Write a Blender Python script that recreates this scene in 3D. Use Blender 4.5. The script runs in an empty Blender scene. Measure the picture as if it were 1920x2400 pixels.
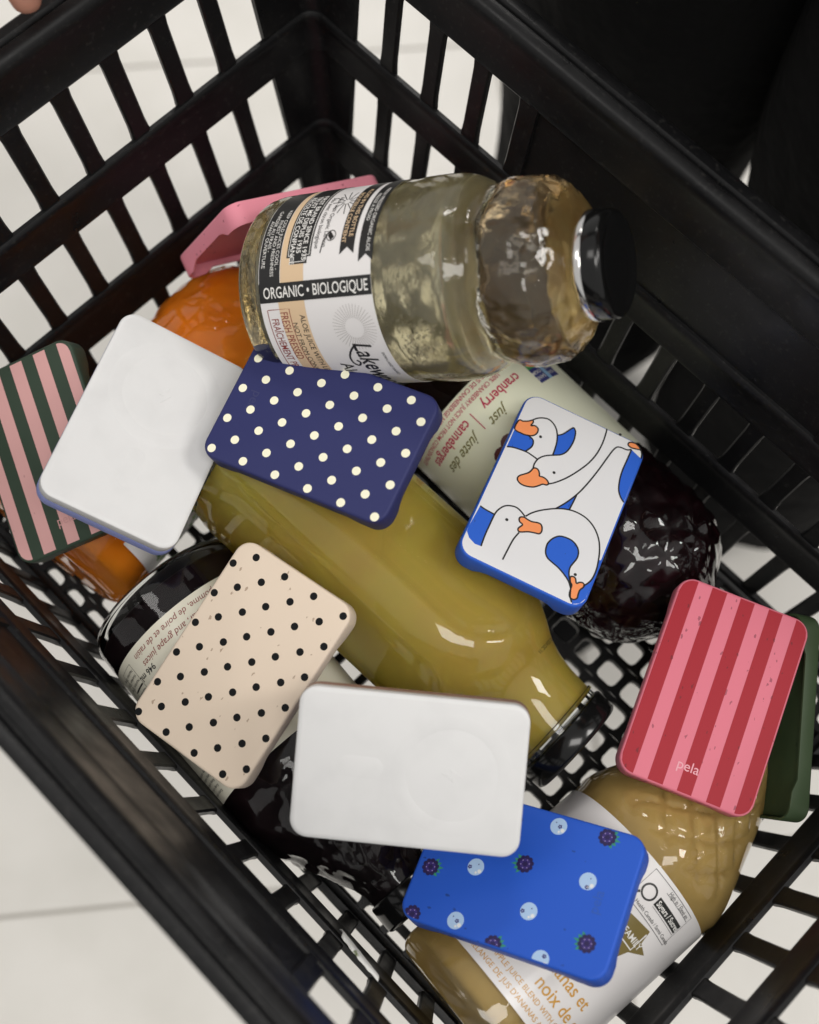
import bpy, bmesh, math, random, json
from mathutils import Vector, Matrix, noise
from mathutils.geometry import tessellate_polygon
R = math.radians
random.seed(7)
SC = bpy.context.scene
COL = SC.collection
BZ = 420.0           # height of the basket floor above the tiled floor, mm
S = 0.001            # everything below is measured in mm from the basket's inner floor corner

def W3(p):           # basket mm -> world metres
    return Vector((p[0]*S, p[1]*S, (p[2]+BZ)*S))

# ------------------------------------------------------------------ camera
CAM = Vector((268.416, 308.812, 665.890))
MR = ((-0.7100171, 0.7037637, 0.0243383), (-0.6604288, -0.6774945, 0.3237823), (0.2443553, 0.2138172, 0.9458185))
cam_data = bpy.data.cameras.new('camera')
cam = bpy.data.objects.new('camera', cam_data)
COL.objects.link(cam)
m = Matrix(MR).transposed().to_4x4()
m.translation = W3(CAM)
cam.matrix_world = m
cam_data.sensor_fit = 'HORIZONTAL'
cam_data.sensor_width = 36.0
cam_data.lens = 3043.71/1920*36
cam_data.clip_start = 0.01
cam_data.clip_end = 60
cam_data.dof.use_dof = True
cam_data.dof.focus_distance = 0.585
cam_data.dof.aperture_fstop = 6.3
SC.camera = cam

# ------------------------------------------------------------------ light of the shop
world = bpy.data.worlds.new('World')
SC.world = world
world.use_nodes = True
bg = world.node_tree.nodes['Background']
bg.inputs[0].default_value = (1.0, 0.985, 0.96, 1)
bg.inputs[1].default_value = 0.56

def area(name, loc, size, power, rot=(0, 0, 0), color=(1.0, 0.97, 0.93)):
    l = bpy.data.lights.new(name, 'AREA')
    l.shape = 'RECTANGLE'
    l.size, l.size_y = size
    l.energy = power
    l.color = color
    o = bpy.data.objects.new(name, l)
    COL.objects.link(o)
    o.location = loc
    o.rotation_euler = rot
    return o
# ceiling strip lights of the shop, then one added overhead fill
area('ceiling_light', (1.35, -0.95, 2.75), (0.62, 1.25), 10, (0, 0, R(40)))
area('ceiling_light.001', (-1.6, -1.3, 2.75), (0.62, 1.25), 40, (0, 0, R(40)))
area('ceiling_light.002', (-1.35, 1.75, 2.75), (0.62, 1.25), 40, (0, 0, R(40)))
area('added_overhead_fill', (0.40, 0.95, 2.85), (0.62, 1.25), 22, (0, 0, R(40)))  # fill lamp added overhead to brighten the shaded labels and bottle tops

SC.view_settings.view_transform = 'Standard'
SC.view_settings.look = 'None'
SC.view_settings.exposure = 0.0
SC.view_settings.gamma = 1.0
SC.view_settings.use_curve_mapping = False
SC.render.engine = 'CYCLES'
SC.cycles.use_denoising = True
SC.cycles.max_bounces = 14
SC.cycles.transmission_bounces = 12
SC.cycles.transparent_max_bounces = 12
SC.cycles.sample_clamp_indirect = 6.0

# ------------------------------------------------------------------ materials
def hexc(h, k=1.0):
    c = [int(h[i:i+2], 16)/255 for i in (0, 2, 4)]
    return tuple(k*(x/12.92 if x <= 0.04045 else ((x+0.055)/1.055)**2.4) for x in c) + (1.0,)

def mat(name, color, rough=0.5, **kw):
    m = bpy.data.materials.new(name)
    m.use_nodes = True
    b = m.node_tree.nodes['Principled BSDF']
    b.inputs['Base Color'].default_value = color
    b.inputs['Roughness'].default_value = rough
    for k, v in kw.items():
        b.inputs[k].default_value = v
    return m

def nd(m, t, **kw):
    n = m.node_tree.nodes.new(t)
    for k, v in kw.items():
        setattr(n, k, v)
    return n

def lk(m, a, b):
    m.node_tree.links.new(a, b)

def bsdf(m):
    return m.node_tree.nodes['Principled BSDF']

def coords(m):
    return nd(m, 'ShaderNodeTexCoord').outputs['Object']

def add_bump(m, scale, strength, dist=0.0005, detail=4.0):
    n = nd(m, 'ShaderNodeTexNoise'); n.inputs['Scale'].default_value = scale; n.inputs['Detail'].default_value = detail
    lk(m, coords(m), n.inputs['Vector'])
    b = nd(m, 'ShaderNodeBump'); b.inputs['Strength'].default_value = strength; b.inputs['Distance'].default_value = dist
    lk(m, n.outputs['Fac'], b.inputs['Height'])
    lk(m, b.outputs['Normal'], bsdf(m).inputs['Normal'])
    return m

def mottle(m, c2, scale, lo=0.45, hi=0.75):
    """blend the base colour towards c2 with a soft noise (wear, grain)"""
    n = nd(m, 'ShaderNodeTexNoise'); n.inputs['Scale'].default_value = scale; n.inputs['Detail'].default_value = 6
    lk(m, coords(m), n.inputs['Vector'])
    r = nd(m, 'ShaderNodeMapRange'); r.inputs[1].default_value = lo; r.inputs[2].default_value = hi
    lk(m, n.outputs['Fac'], r.inputs[0])
    x = nd(m, 'ShaderNodeMix', data_type='RGBA')
    x.inputs[6].default_value = bsdf(m).inputs['Base Color'].default_value[:]
    x.inputs[7].default_value = c2
    lk(m, r.outputs[0], x.inputs[0]); lk(m, x.outputs[2], bsdf(m).inputs['Base Color'])
    return m

def speckle(name, color, speck, rough=0.55, amount=0.55, cell=380.0):
    """plant-fibre plastic: flat colour with scattered small flecks"""
    m = mat(name, color, rough, **{'Specular IOR Level': 0.3})
    mp = nd(m, 'ShaderNodeMapping'); mp.inputs['Scale'].default_value = (1.0, 0.55, 1.0); mp.inputs['Rotation'].default_value = (0, 0, 0.6)
    lk(m, coords(m), mp.inputs['Vector'])
    no = nd(m, 'ShaderNodeTexNoise'); no.inputs['Scale'].default_value = 900
    lk(m, mp.outputs[0], no.inputs['Vector'])
    ad = nd(m, 'ShaderNodeMix', data_type='VECTOR'); ad.inputs[0].default_value = 0.0016
    lk(m, mp.outputs[0], ad.inputs[4]); lk(m, no.outputs['Color'], ad.inputs[5])
    v = nd(m, 'ShaderNodeTexVoronoi'); v.inputs['Scale'].default_value = cell
    lk(m, ad.outputs[1], v.inputs['Vector'])
    sep = nd(m, 'ShaderNodeSeparateColor'); lk(m, v.outputs['Color'], sep.inputs[0])
    thr = nd(m, 'ShaderNodeMath', operation='MULTIPLY'); thr.inputs[1].default_value = 0.25
    gt = nd(m, 'ShaderNodeMath', operation='GREATER_THAN'); gt.inputs[1].default_value = 1-amount
    lk(m, sep.outputs[0], gt.inputs[0])
    lk(m, sep.outputs[1], thr.inputs[0])
    lt = nd(m, 'ShaderNodeMath', operation='LESS_THAN'); lk(m, v.outputs['Distance'], lt.inputs[0]); lk(m, thr.outputs[0], lt.inputs[1])
    an = nd(m, 'ShaderNodeMath', operation='MULTIPLY'); lk(m, lt.outputs[0], an.inputs[0]); lk(m, gt.outputs[0], an.inputs[1])
    sc = nd(m, 'ShaderNodeMath', operation='MULTIPLY'); sc.inputs[1].default_value = 0.75; lk(m, an.outputs[0], sc.inputs[0])
    x = nd(m, 'ShaderNodeMix', data_type='RGBA')
    x.inputs[6].default_value = color; x.inputs[7].default_value = speck
    lk(m, sc.outputs[0], x.inputs[0]); lk(m, x.outputs[2], bsdf(m).inputs['Base Color'])
    return m

M_basket = add_bump(mat('black_basket_plastic', (0.0055, 0.0055, 0.006, 1), 0.36, **{'Specular IOR Level': 0.27}), 2600, 0.25, 0.0002)
def rough_var(m, lo, hi, scale):
    n = nd(m, 'ShaderNodeTexNoise'); n.inputs['Scale'].default_value = scale; n.inputs['Detail'].default_value = 8
    lk(m, coords(m), n.inputs['Vector'])
    r = nd(m, 'ShaderNodeMapRange'); r.inputs[1].default_value = 0.3; r.inputs[2].default_value = 0.7; r.inputs[3].default_value = lo; r.inputs[4].default_value = hi
    lk(m, n.outputs['Fac'], r.inputs[0]); lk(m, r.outputs[0], bsdf(m).inputs['Roughness'])
rough_var(M_basket, 0.27, 0.5, 60)
mottle(M_basket, (0.03, 0.029, 0.027, 1), 420, 0.58, 0.82)

M_tile = mottle(add_bump(mat('pale_floor_tile', hexc('d6d3cd'), 0.42), 40, 0.05, 0.002), hexc('cbc8c1'), 9, 0.4, 0.7)
M_grout = mat('floor_grout', hexc('b6b2ab'), 0.8)
M_glass = mat('clear_glass', (0.97, 0.985, 0.97, 1), 0.02, **{'Transmission Weight': 1.0, 'IOR': 1.46})
M_glassb = add_bump(mat('pebbled_glass', (0.98, 0.98, 0.95, 1), 0.02, **{'Transmission Weight': 1.0, 'IOR': 1.46}), 330, 0.16, 0.0012, 2)
M_cap = mat('black_cap_lacquer', (0.005, 0.005, 0.005, 1), 0.16, **{'Specular IOR Level': 0.4})
M_capm = mat('cap_metal_edge', (0.75, 0.74, 0.73, 1), 0.16, **{'Metallic': 1.0})
M_capbr = mat('bronze_cap', hexc('5a4a28'), 0.25, **{'Metallic': 0.6})
M_white = mottle(mat('white_power_bank_plastic', hexc('d3d3d3'), 0.42), hexc('cdcdcd'), 60)

# ------------------------------------------------------------------ geometry helpers (mm in, metres out)
def mesh_obj(name, verts, faces, material, parent=None, smooth=None, world=False):
    me = bpy.data.meshes.new(name)
    if world:
        vv = [W3(v) for v in verts]
    else:
        vv = [(v[0]*S, v[1]*S, v[2]*S) for v in verts]
    me.from_pydata(vv, [], faces)
    me.update()
    if smooth is not None:
        me.polygons.foreach_set('use_smooth', [True]*len(me.polygons))
        me.set_sharp_from_angle(angle=R(smooth))
    if material:
        me.materials.append(material)
    o = bpy.data.objects.new(name, me)
    COL.objects.link(o)
    if parent:
        o.parent = parent
    return o

def fix_normals(o):
    bm = bmesh.new(); bm.from_mesh(o.data)
    bmesh.ops.recalc_face_normals(bm, faces=bm.faces)
    bm.to_mesh(o.data); bm.free()
    return o

def thing(name, label, cat, group=None, matrix=None):
    o = bpy.data.objects.new(name, None)
    COL.objects.link(o)
    o.empty_display_size = 0.02
    if matrix is not None:
        o.matrix_world = matrix
    o['label'] = label; o['category'] = cat
    if group:
        o['group'] = group
    return o

def frame(origin, x, y, z, k=1.0):
    m = Matrix((x, y, z)).transposed().to_4x4()
    o = Vector(origin)
    if k != 1.0:
        o = CAM + (o-CAM)*k
        m = m @ Matrix.Scale(k, 4)
    m.translation = W3(o)
    return m

class MB:
    def __init__(self):
        self.v = []; self.f = []
    def box(self, pts8):
        b = len(self.v); self.v += [tuple(p) for p in pts8]
        self.f += [tuple(b+i for i in q) for q in ((0,3,2,1),(4,5,6,7),(0,1,5,4),(1,2,6,5),(2,3,7,6),(3,0,4,7))]
    def poly(self, pts):
        b = len(self.v); self.v += [tuple(p) for p in pts]
        tri = tessellate_polygon([[Vector(p) for p in pts]])
        for t in tri:
            a = [pts[i] for i in t]
            cr = (a[1][0]-a[0][0])*(a[2][1]-a[0][1])-(a[1][1]-a[0][1])*(a[2][0]-a[0][0])
            self.f.append(tuple(b+i for i in (t if cr > 0 else t[::-1])))
    def disc(self, x, y, z, r, n=18, ry=None):
        b = len(self.v); ry = ry or r
        self.v += [(x+r*math.cos(2*math.pi*i/n), y+ry*math.sin(2*math.pi*i/n), z) for i in range(n)]
        self.f.append(tuple(range(b, b+n)))
    def stroke(self, pts, w, z):
        n = len(pts); b = len(self.v)
        for i, p in enumerate(pts):
            a = pts[max(0, i-1)]; c = pts[min(n-1, i+1)]
            if pts[0] == pts[-1]:
                a = pts[i-1] if i > 0 else pts[-2]
                c = pts[i+1] if i < n-1 else pts[1]
            dx, dy = c[0]-a[0], c[1]-a[1]; l = math.hypot(dx, dy) or 1
            nx, ny = -dy/l*w/2, dx/l*w/2
            self.v += [(p[0]+nx, p[1]+ny, z), (p[0]-nx, p[1]-ny, z)]
        for i in range(n-1):
            self.f.append((b+2*i, b+2*i+1, b+2*i+3, b+2*i+2))
    def add(self, vs, fs):
        b = len(self.v); self.v += vs; self.f += [tuple(b+i for i in q) for q in fs]
    def build(self, name, material, parent=None, smooth=None, world=False):
        return mesh_obj(name, self.v, self.f, material, parent, smooth, world)

def smooth_pts(pts, it=2):
    """Chaikin-free Catmull-Rom refinement of a 2D polyline"""
    closed = pts[0] == pts[-1]
    out = []
    n = len(pts)
    for i in range(n-1):
        p1, p2 = pts[i], pts[i+1]
        p0 = pts[i-1] if i > 0 else (pts[-2] if closed else p1)
        p3 = pts[i+2] if i+2 < n else (pts[1] if closed else p2)
        for s in range(it):
            t = s/it
            out.append(tuple(0.5*((2*p1[k])+(-p0[k]+p2[k])*t+(2*p0[k]-5*p1[k]+4*p2[k]-p3[k])*t*t+(-p0[k]+3*p1[k]-3*p2[k]+p3[k])*t**3) for k in (0, 1)))
    out.append(tuple(pts[-1]))
    return out

_tc = {}
def text2d(s, size, shear=0.0, bold=0.0, align='LEFT', spacing=1.0):
    """glyph outlines of the built-in font as flat triangles: verts (x, y), faces"""
    key = (s, size, shear, bold, align, spacing)
    if key in _tc:
        return _tc[key]
    c = bpy.data.curves.new('lettering', 'FONT')
    c.body = s; c.size = size; c.shear = shear; c.offset = bold; c.align_x = align; c.space_character = spacing
    c.resolution_u = 3; c.fill_mode = 'FRONT'
    o = bpy.data.objects.new('lettering_tmp', c)
    COL.objects.link(o)
    dg = bpy.context.evaluated_depsgraph_get()
    me = bpy.data.meshes.new_from_object(o.evaluated_get(dg))
    vs = [(v.co.x, v.co.y) for v in me.vertices]
    fs = [tuple(p.vertices) for p in me.polygons]
    bpy.data.objects.remove(o); bpy.data.curves.remove(c); bpy.data.meshes.remove(me)
    _tc[key] = (vs, fs)
    return vs, fs

def rrect_pts(w, l, r, inset=0.0, nc=8, ne=6):
    """rounded rectangle, counter-clockwise; returns (x, y, corner weight)"""
    r2 = max(0.3, r-inset); hx, hy = w/2-inset, l/2-inset
    cs = [(hx-r2, hy-r2, 0), (-hx+r2, hy-r2, 90), (-hx+r2, -hy+r2, 180), (hx-r2, -hy+r2, 270)]
    pts = []
    for q, (cx, cy, a0) in enumerate(cs):
        for i in range(nc+1):
            a = R(a0+90*i/nc)
            pts.append((cx+r2*math.cos(a), cy+r2*math.sin(a)))
        nx, ny, na = cs[(q+1) % 4]
        p = pts[-1]; e = (nx+r2*math.cos(R(na)), ny+r2*math.sin(R(na)))
        for i in range(1, ne):
            pts.append((p[0]+(e[0]-p[0])*i/ne, p[1]+(e[1]-p[1])*i/ne))
    return pts

def loops_mesh(loops, cap0=True, cap1=True):
    n = len(loops[0]); v = []; f = []
    for lp in loops:
        v += lp
    for k in range(len(loops)-1):
        for i in range(n):
            j = (i+1) % n
            f.append((k*n+i, (k+1)*n+i, (k+1)*n+j, k*n+j))
    if cap0:
        f.append(tuple(range(n)))
    if cap1:
        f.append(tuple(reversed(range((len(loops)-1)*n, len(loops)*n))))
    return v, f

# ------------------------------------------------------------------ the tiled floor
floor = bpy.data.objects.new('floor', None); COL.objects.link(floor); floor['kind'] = 'structure'
seam_dir = Vector((-96, 78, 0)).normalized(); seam_nor = Vector((-seam_dir.y, seam_dir.x, 0))
o0 = Vector((412, 117, 0)) + seam_dir*430
TS = 800.0
g = MB(); g.v = [(-6000, -6000, -BZ-2.5), (6000, -6000, -BZ-2.5), (6000, 6000, -BZ-2.5), (-6000, 6000, -BZ-2.5)]; g.f = [(0, 1, 2, 3)]
g.build('grout_bed', M_grout, floor, world=True)
tm = None
for i in range(-4, 4):
    for j in range(-4, 4):
        if tm is None:
            t = MB(); hw = TS/2-1.6
            t.box([(-hw, -hw, -8), (hw, -hw, -8), (hw, hw, -8), (-hw, hw, -8), (-hw, -hw, 0), (hw, -hw, 0), (hw, hw, 0), (-hw, hw, 0)])
            o = t.build('tile', M_tile, floor); tm = o.data
        else:
            o = bpy.data.objects.new('tile', tm); COL.objects.link(o); o.parent = floor
        c = o0 + seam_dir*TS*(i+0.5) + seam_nor*TS*(j+0.5)
        o.location = (c.x*S, c.y*S, 0.0)
        o.rotation_euler.z = math.atan2(seam_dir.y, seam_dir.x)

# ------------------------------------------------------------------ the basket
LX, LY, TA, TB = 262.66, 395.52, 0.2833, 0.1819
ZR, Z1T, Z1B, Z2T, Z2B = 176.6, 131.9, 110.6, 71.0, 45.8
P, OW, SA, SB = 28.0, 18.6, 0.0482/100, 0.0529/100
basket = thing('shopping_basket', 'black plastic shopping basket with slotted walls, full of juice bottles', 'basket', None, Matrix.Translation(W3((LX/2, LY/2, -6))))
BINV = Matrix.Translation(-W3((LX/2, LY/2, -6)))
def bpart(name, mb, smooth=35):
    o = mb.build(name, M_basket, None, smooth, world=True)
    o.data.transform(BINV)
    o.parent = basket
    return o

def ring_loop(o, z, rc=9.0, nc=6):
    x0, x1 = -TB*z-o, LX+TB*z+o
    y0, y1 = -TA*z-o, LY+TA*z+o
    r = max(1.0, rc+o)
    pts = []
    for cx, cy, a0 in ((x1-r, y1-r, 0), (x0+r, y1-r, 90), (x0+r, y0+r, 180), (x1-r, y0+r, 270)):
        for i in range(nc+1):
            a = R(a0+90*i/nc); pts.append((cx+r*math.cos(a), cy+r*math.sin(a), z))
    return pts

def ring(profile):
    """closed profile [(outward offset, height)] swept round the basket"""
    mb = MB(); n = None
    lps = [ring_loop(o, z) for o, z in profile]
    n = len(lps[0])
    for lp in lps:
        mb.v += lp
    K = len(lps)
    for k in range(K):
        k2 = (k+1) % K
        for i in range(n):
            j = (i+1) % n
            mb.f.append((k*n+i, k*n+j, k2*n+j, k2*n+i))
    return mb

def rail(zt, zb):
    return [(-1.6, zt-0.9), (-2.0, zt-2.2), (-1.9, zt-4.0), (-1.2, zt-6), (-0.9, zt-9), (-0.9, zb+2.6), (-1.3, zb+1.4), (-1.0, zb+0.3), (-0.2, zb), (1.2, zb), (1.7, zb+0.6), (1.7, zt-0.6), (1.2, zt), (-0.9, zt)]
rim_prof = [(-0.2, ZR), (-1.0, ZR+1.2), (-0.4, ZR+2.6), (-0.2, 196), (-1.2, 199), (-1.6, 202), (-0.8, 204.6), (1.0, 206), (4.2, 206.2), (4.9, 205.6), (5.2, 204.4), (6.4, 204.4), (6.8, 205.8), (7.6, 206.6),
            (12.0, 206.4), (13.8, 205.2), (14.4, 203), (14.4, 184), (13.2, 183.4), (12.2, 184), (12.2, 202.4), (4.4, 202.8), (4.0, ZR+0.6), (3.4, ZR)]
bpart('rim', ring(rim_prof))
bpart('rail', ring(rail(Z1T, Z1B)))
bpart('rail', ring(rail(Z2T, Z2B)))
bpart('floor_edge', ring([(-4, 0.4), (-4.6, -0.4), (-4.6, -5), (2.4, -5), (3, -4), (3, 2.4), (2.4, 3), (-0.4, 3), (-1, 2.4), (-1.2, 0.8), (-2, 0.4)]))

def wx(x, z):     # position along the short walls
    return LX/2 + (x-LX/2)*(1+SA*(z-Z1T))
def wy(y, z):
    return LY/2 + (y-LY/2)*(1+SB*(z-Z1T))

def wall_pt(wall, s, o, z):
    if wall == 'A': return (wx(s, z), -TA*z-o, z)
    if wall == 'D': return (wx(s, z), LY+TA*z+o, z)
    if wall == 'B': return (-TB*z-o, wy(s, z), z)
    return (LX+TB*z+o, wy(s, z), z)

def strut(wall, s0, s1, z0, z1):
    """one upright slat, chamfered, leaning with the wall"""
    mb = MB(); c = 0.9; fl = 2.0
    sec = lambda e: [(s0-e+c, -0.3), (s1+e-c, -0.3), (s1+e, -0.3+c), (s1+e, 3.0-c/2), (s1+e-c/2, 3.0), (s0-e+c/2, 3.0), (s0-e, 3.0-c/2), (s0-e, -0.3+c)]
    zs = [z0]
    for a in (Z2B, Z1B):
        if z0 < a < z1: zs += [a-7, a-2, a]
    for a in (Z2T, Z1T):
        if z0 < a < z1: zs += [a, a+2, a+7]
    zs = sorted(set(zs + [z1-7, z1-2, z1]))
    def ex(z):
        d = min([abs(z-a) for a in (Z2B, Z2T, Z1B, Z1T, ZR)])
        return fl*max(0, 1-d/7)**2 * 0.3
    lps = []
    for z in zs:
        lps.append([wall_pt(wall, s, o, z) for s, o in sec(ex(z))])
    v, f = loops_mesh(lps)
    mb.add(v, f)
    o = bpart('strut', mb, 40)
    fix_normals(o)
    return o
def wall_struts(wall, start, n, panel=None):
    for k in range(n-1):
        s0 = start+k*P+OW; s1 = start+(k+1)*P
        top = ZR+2
        if panel and panel[0] < (s0+s1)/2 < panel[1]:
            top = Z1B+1
        strut(wall, s0, s1, 1.0, top)
wall_struts('A', 8.14, 9)
wall_struts('D', 15.9, 9)
wall_struts('B', -7.09, 15, (104, 294))
wall_struts('C', -9.15, 15, (104, 294))

# corner posts: a solid angle between the first slots of two walls
def post(wa, ea, wb, eb):
    mb = MB()
    def path(o, z):
        r = 9.0+o
        A = wall_pt(wa, ea, o, z); B = wall_pt(wb, eb, o, z)
        X = B[0]; Y = A[1]                      # sharp corner of the two planes
        sx = 1 if A[0] > X else -1; sy = 1 if B[1] > Y else -1
        pts = [A]
        cx, cy = X+sx*r, Y+sy*r
        for i in range(7):
            a = R(90*i/6)
            pts.append((cx-sx*r*math.sin(a), cy-sy*r*math.cos(a), z))
        pts.append(B)
        return pts
    zs = (1.0, Z2B-2, Z1T, ZR+2)
    lps = [path(-0.2, z) + path(2.8, z)[::-1] for z in zs]
    v, f = loops_mesh(lps)
    mb.add(v, f)
    fix_normals(bpart('corner_post', mb, 40))
post('A', 8.14, 'B', -7.09)
post('A', 8.14+8*P+OW, 'C', -9.15)
post('D', 15.9, 'B', -7.09+14*P+OW)
post('D', 15.9+8*P+OW, 'C', -9.15+14*P+OW)
# solid panels in the middle of the long walls
for wl in 'BC':
    mb = MB()
    q = [wall_pt(wl, s, o, z) for z in (Z1T-3, ZR+3) for o, s in ((0.6, 103), (0.6, 295), (3.2, 295), (3.2, 103))]
    mb.box(q)
    fix_normals(bpart('side_panel', mb))
    for s in (104.5, 292.0):
        mb = MB()
        mb.box([wall_pt(wl, a, o, z) for z in (Z1T-2, ZR+2) for o, a in ((-1.2, s-2.2), (-1.2, s+2.2), (2.0, s+2.2), (2.0, s-2.2))])
        fix_normals(bpart('panel_rib', mb))
# floor lattice with rounded square holes
mb = MB(); nx, ny = 17, 25
px_, py_ = (LX+8)/nx, (LY+8)/ny
for i in range(nx):
    for j in range(ny):
        cx, cy = -4+px_*(i+0.5), -4+py_*(j+0.5)
        hole = []; hx, hy, r = px_/2-2.3, py_/2-2.3, 2.6
        for sx, sy, a0 in ((1, 1, 0), (-1, 1, 90), (-1, -1, 180), (1, -1, 270)):
            for t in (0, 45, 90):
                a = R(a0+t); hole.append((sx*(hx-r)+r*math.cos(a), sy*(hy-r)+r*math.sin(a)))
        b = len(mb.v); n = 12
        for (x, y) in hole:
            k = 1/max(abs(x)/(px_/2), abs(y)/(py_/2))
            mb.v.append((cx+x*k, cy+y*k, 0.0))
        mb.v += [(cx+x*1.06, cy+y*1.06, 0.0) for x, y in hole]
        mb.v += [(cx+x, cy+y, -0.6) for x, y in hole]
        mb.v += [(cx+x, cy+y, -5.0) for x, y in hole]
        for q in range(3):
            for t in range(n):
                u = (t+1) % n
                mb.f.append((b+q*n+t, b+q*n+u, b+(q+1)*n+u, b+(q+1)*n+t))
o = bpart('floor_grid', mb, 50)

# ------------------------------------------------------------------ bottles
def resample(prof, step=1.8):
    """smooth the (radius, height) profile and cut it into short steps"""
    pts = smooth_pts([tuple(p) for p in prof], 6)
    out = [pts[0]]
    for p in pts[1:]:
        if math.hypot(p[0]-out[-1][0], p[1]-out[-1][1]) >= step:
            out.append(p)
    if out[-1] != pts[-1]:
        out.append(pts[-1])
    return out

def lathe(name, prof, material, parent, seg=112, disp=None, shape=None, step=1.8, smooth=40):
    pr = resample(prof, step) if step else prof
    v = []; f = []
    for r, h in pr:
        for i in range(seg):
            t = 2*math.pi*i/seg
            rr = max(r, 0.02)
            if shape: rr *= shape(t, h)
            if disp: rr += disp(t, h, rr)
            v.append((rr*math.cos(t), rr*math.sin(t), h))
    for k in range(len(pr)-1):
        for i in range(seg):
            j = (i+1) % seg
            f.append((k*seg+i, k*seg+j, (k+1)*seg+j, (k+1)*seg+i))
    f.append(tuple(reversed(range(seg))))
    n = len(pr)
    f.append(tuple(range((n-1)*seg, n*seg)))
    return mesh_obj(name, v, f, material, parent, smooth)

def bottle_frame(pb, w, u, k=1.0):
    w = Vector(w).normalized(); u = Vector(u); u = (u - w*u.dot(w)).normalized()
    return frame(pb, u, w.cross(u), w) @ Matrix.Scale(k, 4)

class Lettering:
    """lettering of one colour, laid out flat as (arc length, height), then bent round one bottle"""
    def __init__(self, r, off=0.0):
        self.r = r; self.off = off; self.mb = MB(); self.lines = []
    def X(self, th):
        return R(th+self.off)*self.r
    def circ(self, s, th, h, size, squash=1.0, **kw):
        vs, fs = text2d(s, size, **kw)
        self.line([(self.X(th)+x*squash, h+y, 0) for x, y in vs], fs)
    def axial(self, s, th, h, size, squash=1.0, **kw):
        vs, fs = text2d(s, size, **kw)
        self.line([(self.X(th)-y, h+x*squash, 0) for x, y in vs], fs)
    def line(self, vs, fs):
        m = MB(); m.add(vs, fs); self.lines.append(m)
    def patch(self, th0, th1, h0, h1):
        self.mb.add([(self.X(th0), h0, 0), (self.X(th1), h0, 0), (self.X(th1), h1, 0), (self.X(th0), h1, 0)], [(0, 1, 2, 3)])
    def poly(self, pts):
        self.mb.poly([(self.X(t), h, 0) for t, h in pts])
    def stroke(self, pts, w):
        self.mb.stroke([(self.X(t), h) for t, h in pts], w, 0)
    def build(self, name, m, parent):
        for l in self.lines:
            self.bend(l.build('lettering', m, parent))
        if self.mb.f:
            o = self.bend(self.mb.build('label_print' if name == 'lettering' else name, m, parent))
            if len(self.mb.f) > 1: o['kind'] = 'stuff'
    def bend(self, o):
        bm = bmesh.new(); bm.from_mesh(o.data)
        bmesh.ops.triangulate(bm, faces=bm.faces)
        for it in range(7):
            es = [e for e in bm.edges if abs(e.verts[0].co.x-e.verts[1].co.x) > 0.0022]
            if not es: break
            bmesh.ops.subdivide_edges(bm, edges=es, cuts=1)
            bmesh.ops.triangulate(bm, faces=bm.faces)
        r = self.r*S
        for v in bm.verts:
            t = v.co.x/r; h = v.co.y
            v.co = (r*math.cos(t), r*math.sin(t), h)
        bm.to_mesh(o.data); bm.free()
        return o

def label_sheet(name, r, th0, th1, h0, h1, material, parent):
    mb = MB(); n = int((th1-th0)/3)
    for i in range(n+1):
        t = R(th0+(th1-th0)*i/n)
        for rr, h in ((r, h0), (r, h1), (r-0.12, h1), (r-0.12, h0)):
            mb.v.append((rr*math.cos(t), rr*math.sin(t), h))
    for i in range(n):
        a, b = 4*i, 4*i+4
        mb.f += [(a, b, b+1, a+1), (a+1, b+1, b+2, a+2), (a+2, b+2, b+3, a+3), (a+3, b+3, b, a)]
    mb.f += [(0, 1, 2, 3), (4*n+3, 4*n+2, 4*n+1, 4*n)]
    return mb.build(name, material, parent, 30)

def cap(parent, r, h0, h1, material, ring=True, edge=None):
    pr = [(r-2.5, h0), (r-0.6, h0+0.2), (r, h0+1.0), (r, h1-2.2), (r-0.6, h1-0.8), (r-1.8, h1), (r-3.2, h1), (r-4.2, h1-0.9), (r*0.5, h1-1.0), (0.02, h1-1.0)]
    c = lathe('cap', pr, material, parent, 72, step=None, smooth=50)
    if edge:
        lathe('cap_band', [(r-1.5, h0-0.2), (r+0.35, h0-0.1), (r+0.5, h0+0.6), (r+0.5, h0+edge), (r+0.25, h0+edge+0.4), (r-1.5, h0+edge+0.4)], M_capm, parent, 72, step=None, smooth=50)
    return c

def knudsen(H, wide=False):
    k = (H-118)/(206-118.0)
    if wide:
        top = [(43.5, 124), (43.8, 140), (43.2, 153), (40.6, 164), (35.6, 173), (27, 180), (20, 184.5), (17, 188), (16.6, 193), (16.6, 200)]
    else:
        top = [(41.6, 124), (38.2, 133), (33.4, 144), (28.4, 156), (23.6, 167), (19.4, 176), (17.2, 183), (16.6, 190), (16.6, 200)]
    return [(0.02, 3.0), (22, 2.2), (33, 0.3), (37.5, 0.3), (41, 2.6), (42.8, 7), (43, 12), (43, 18), (42.7, 20), (42.7, 60), (42.7, 108), (43.2, 112), (43.2, 117)] + [(r, 118+(h-118)*k) for r, h in top]

def inner(prof, d, base, hmax):
    out = [(0.02, base)]
    for r, h in prof:
        if h > base+1 and h < hmax and r > d+2:
            out.append((r-d, h))
    rl, hl = out[-1]
    base_r = out[1][0]
    out.insert(1, (base_r*0.6, base)); out.insert(2, (base_r*0.92, base+0.8))
    out += [(rl*0.8, hl+2), (0.02, hl+2.4)]
    return out

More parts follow.
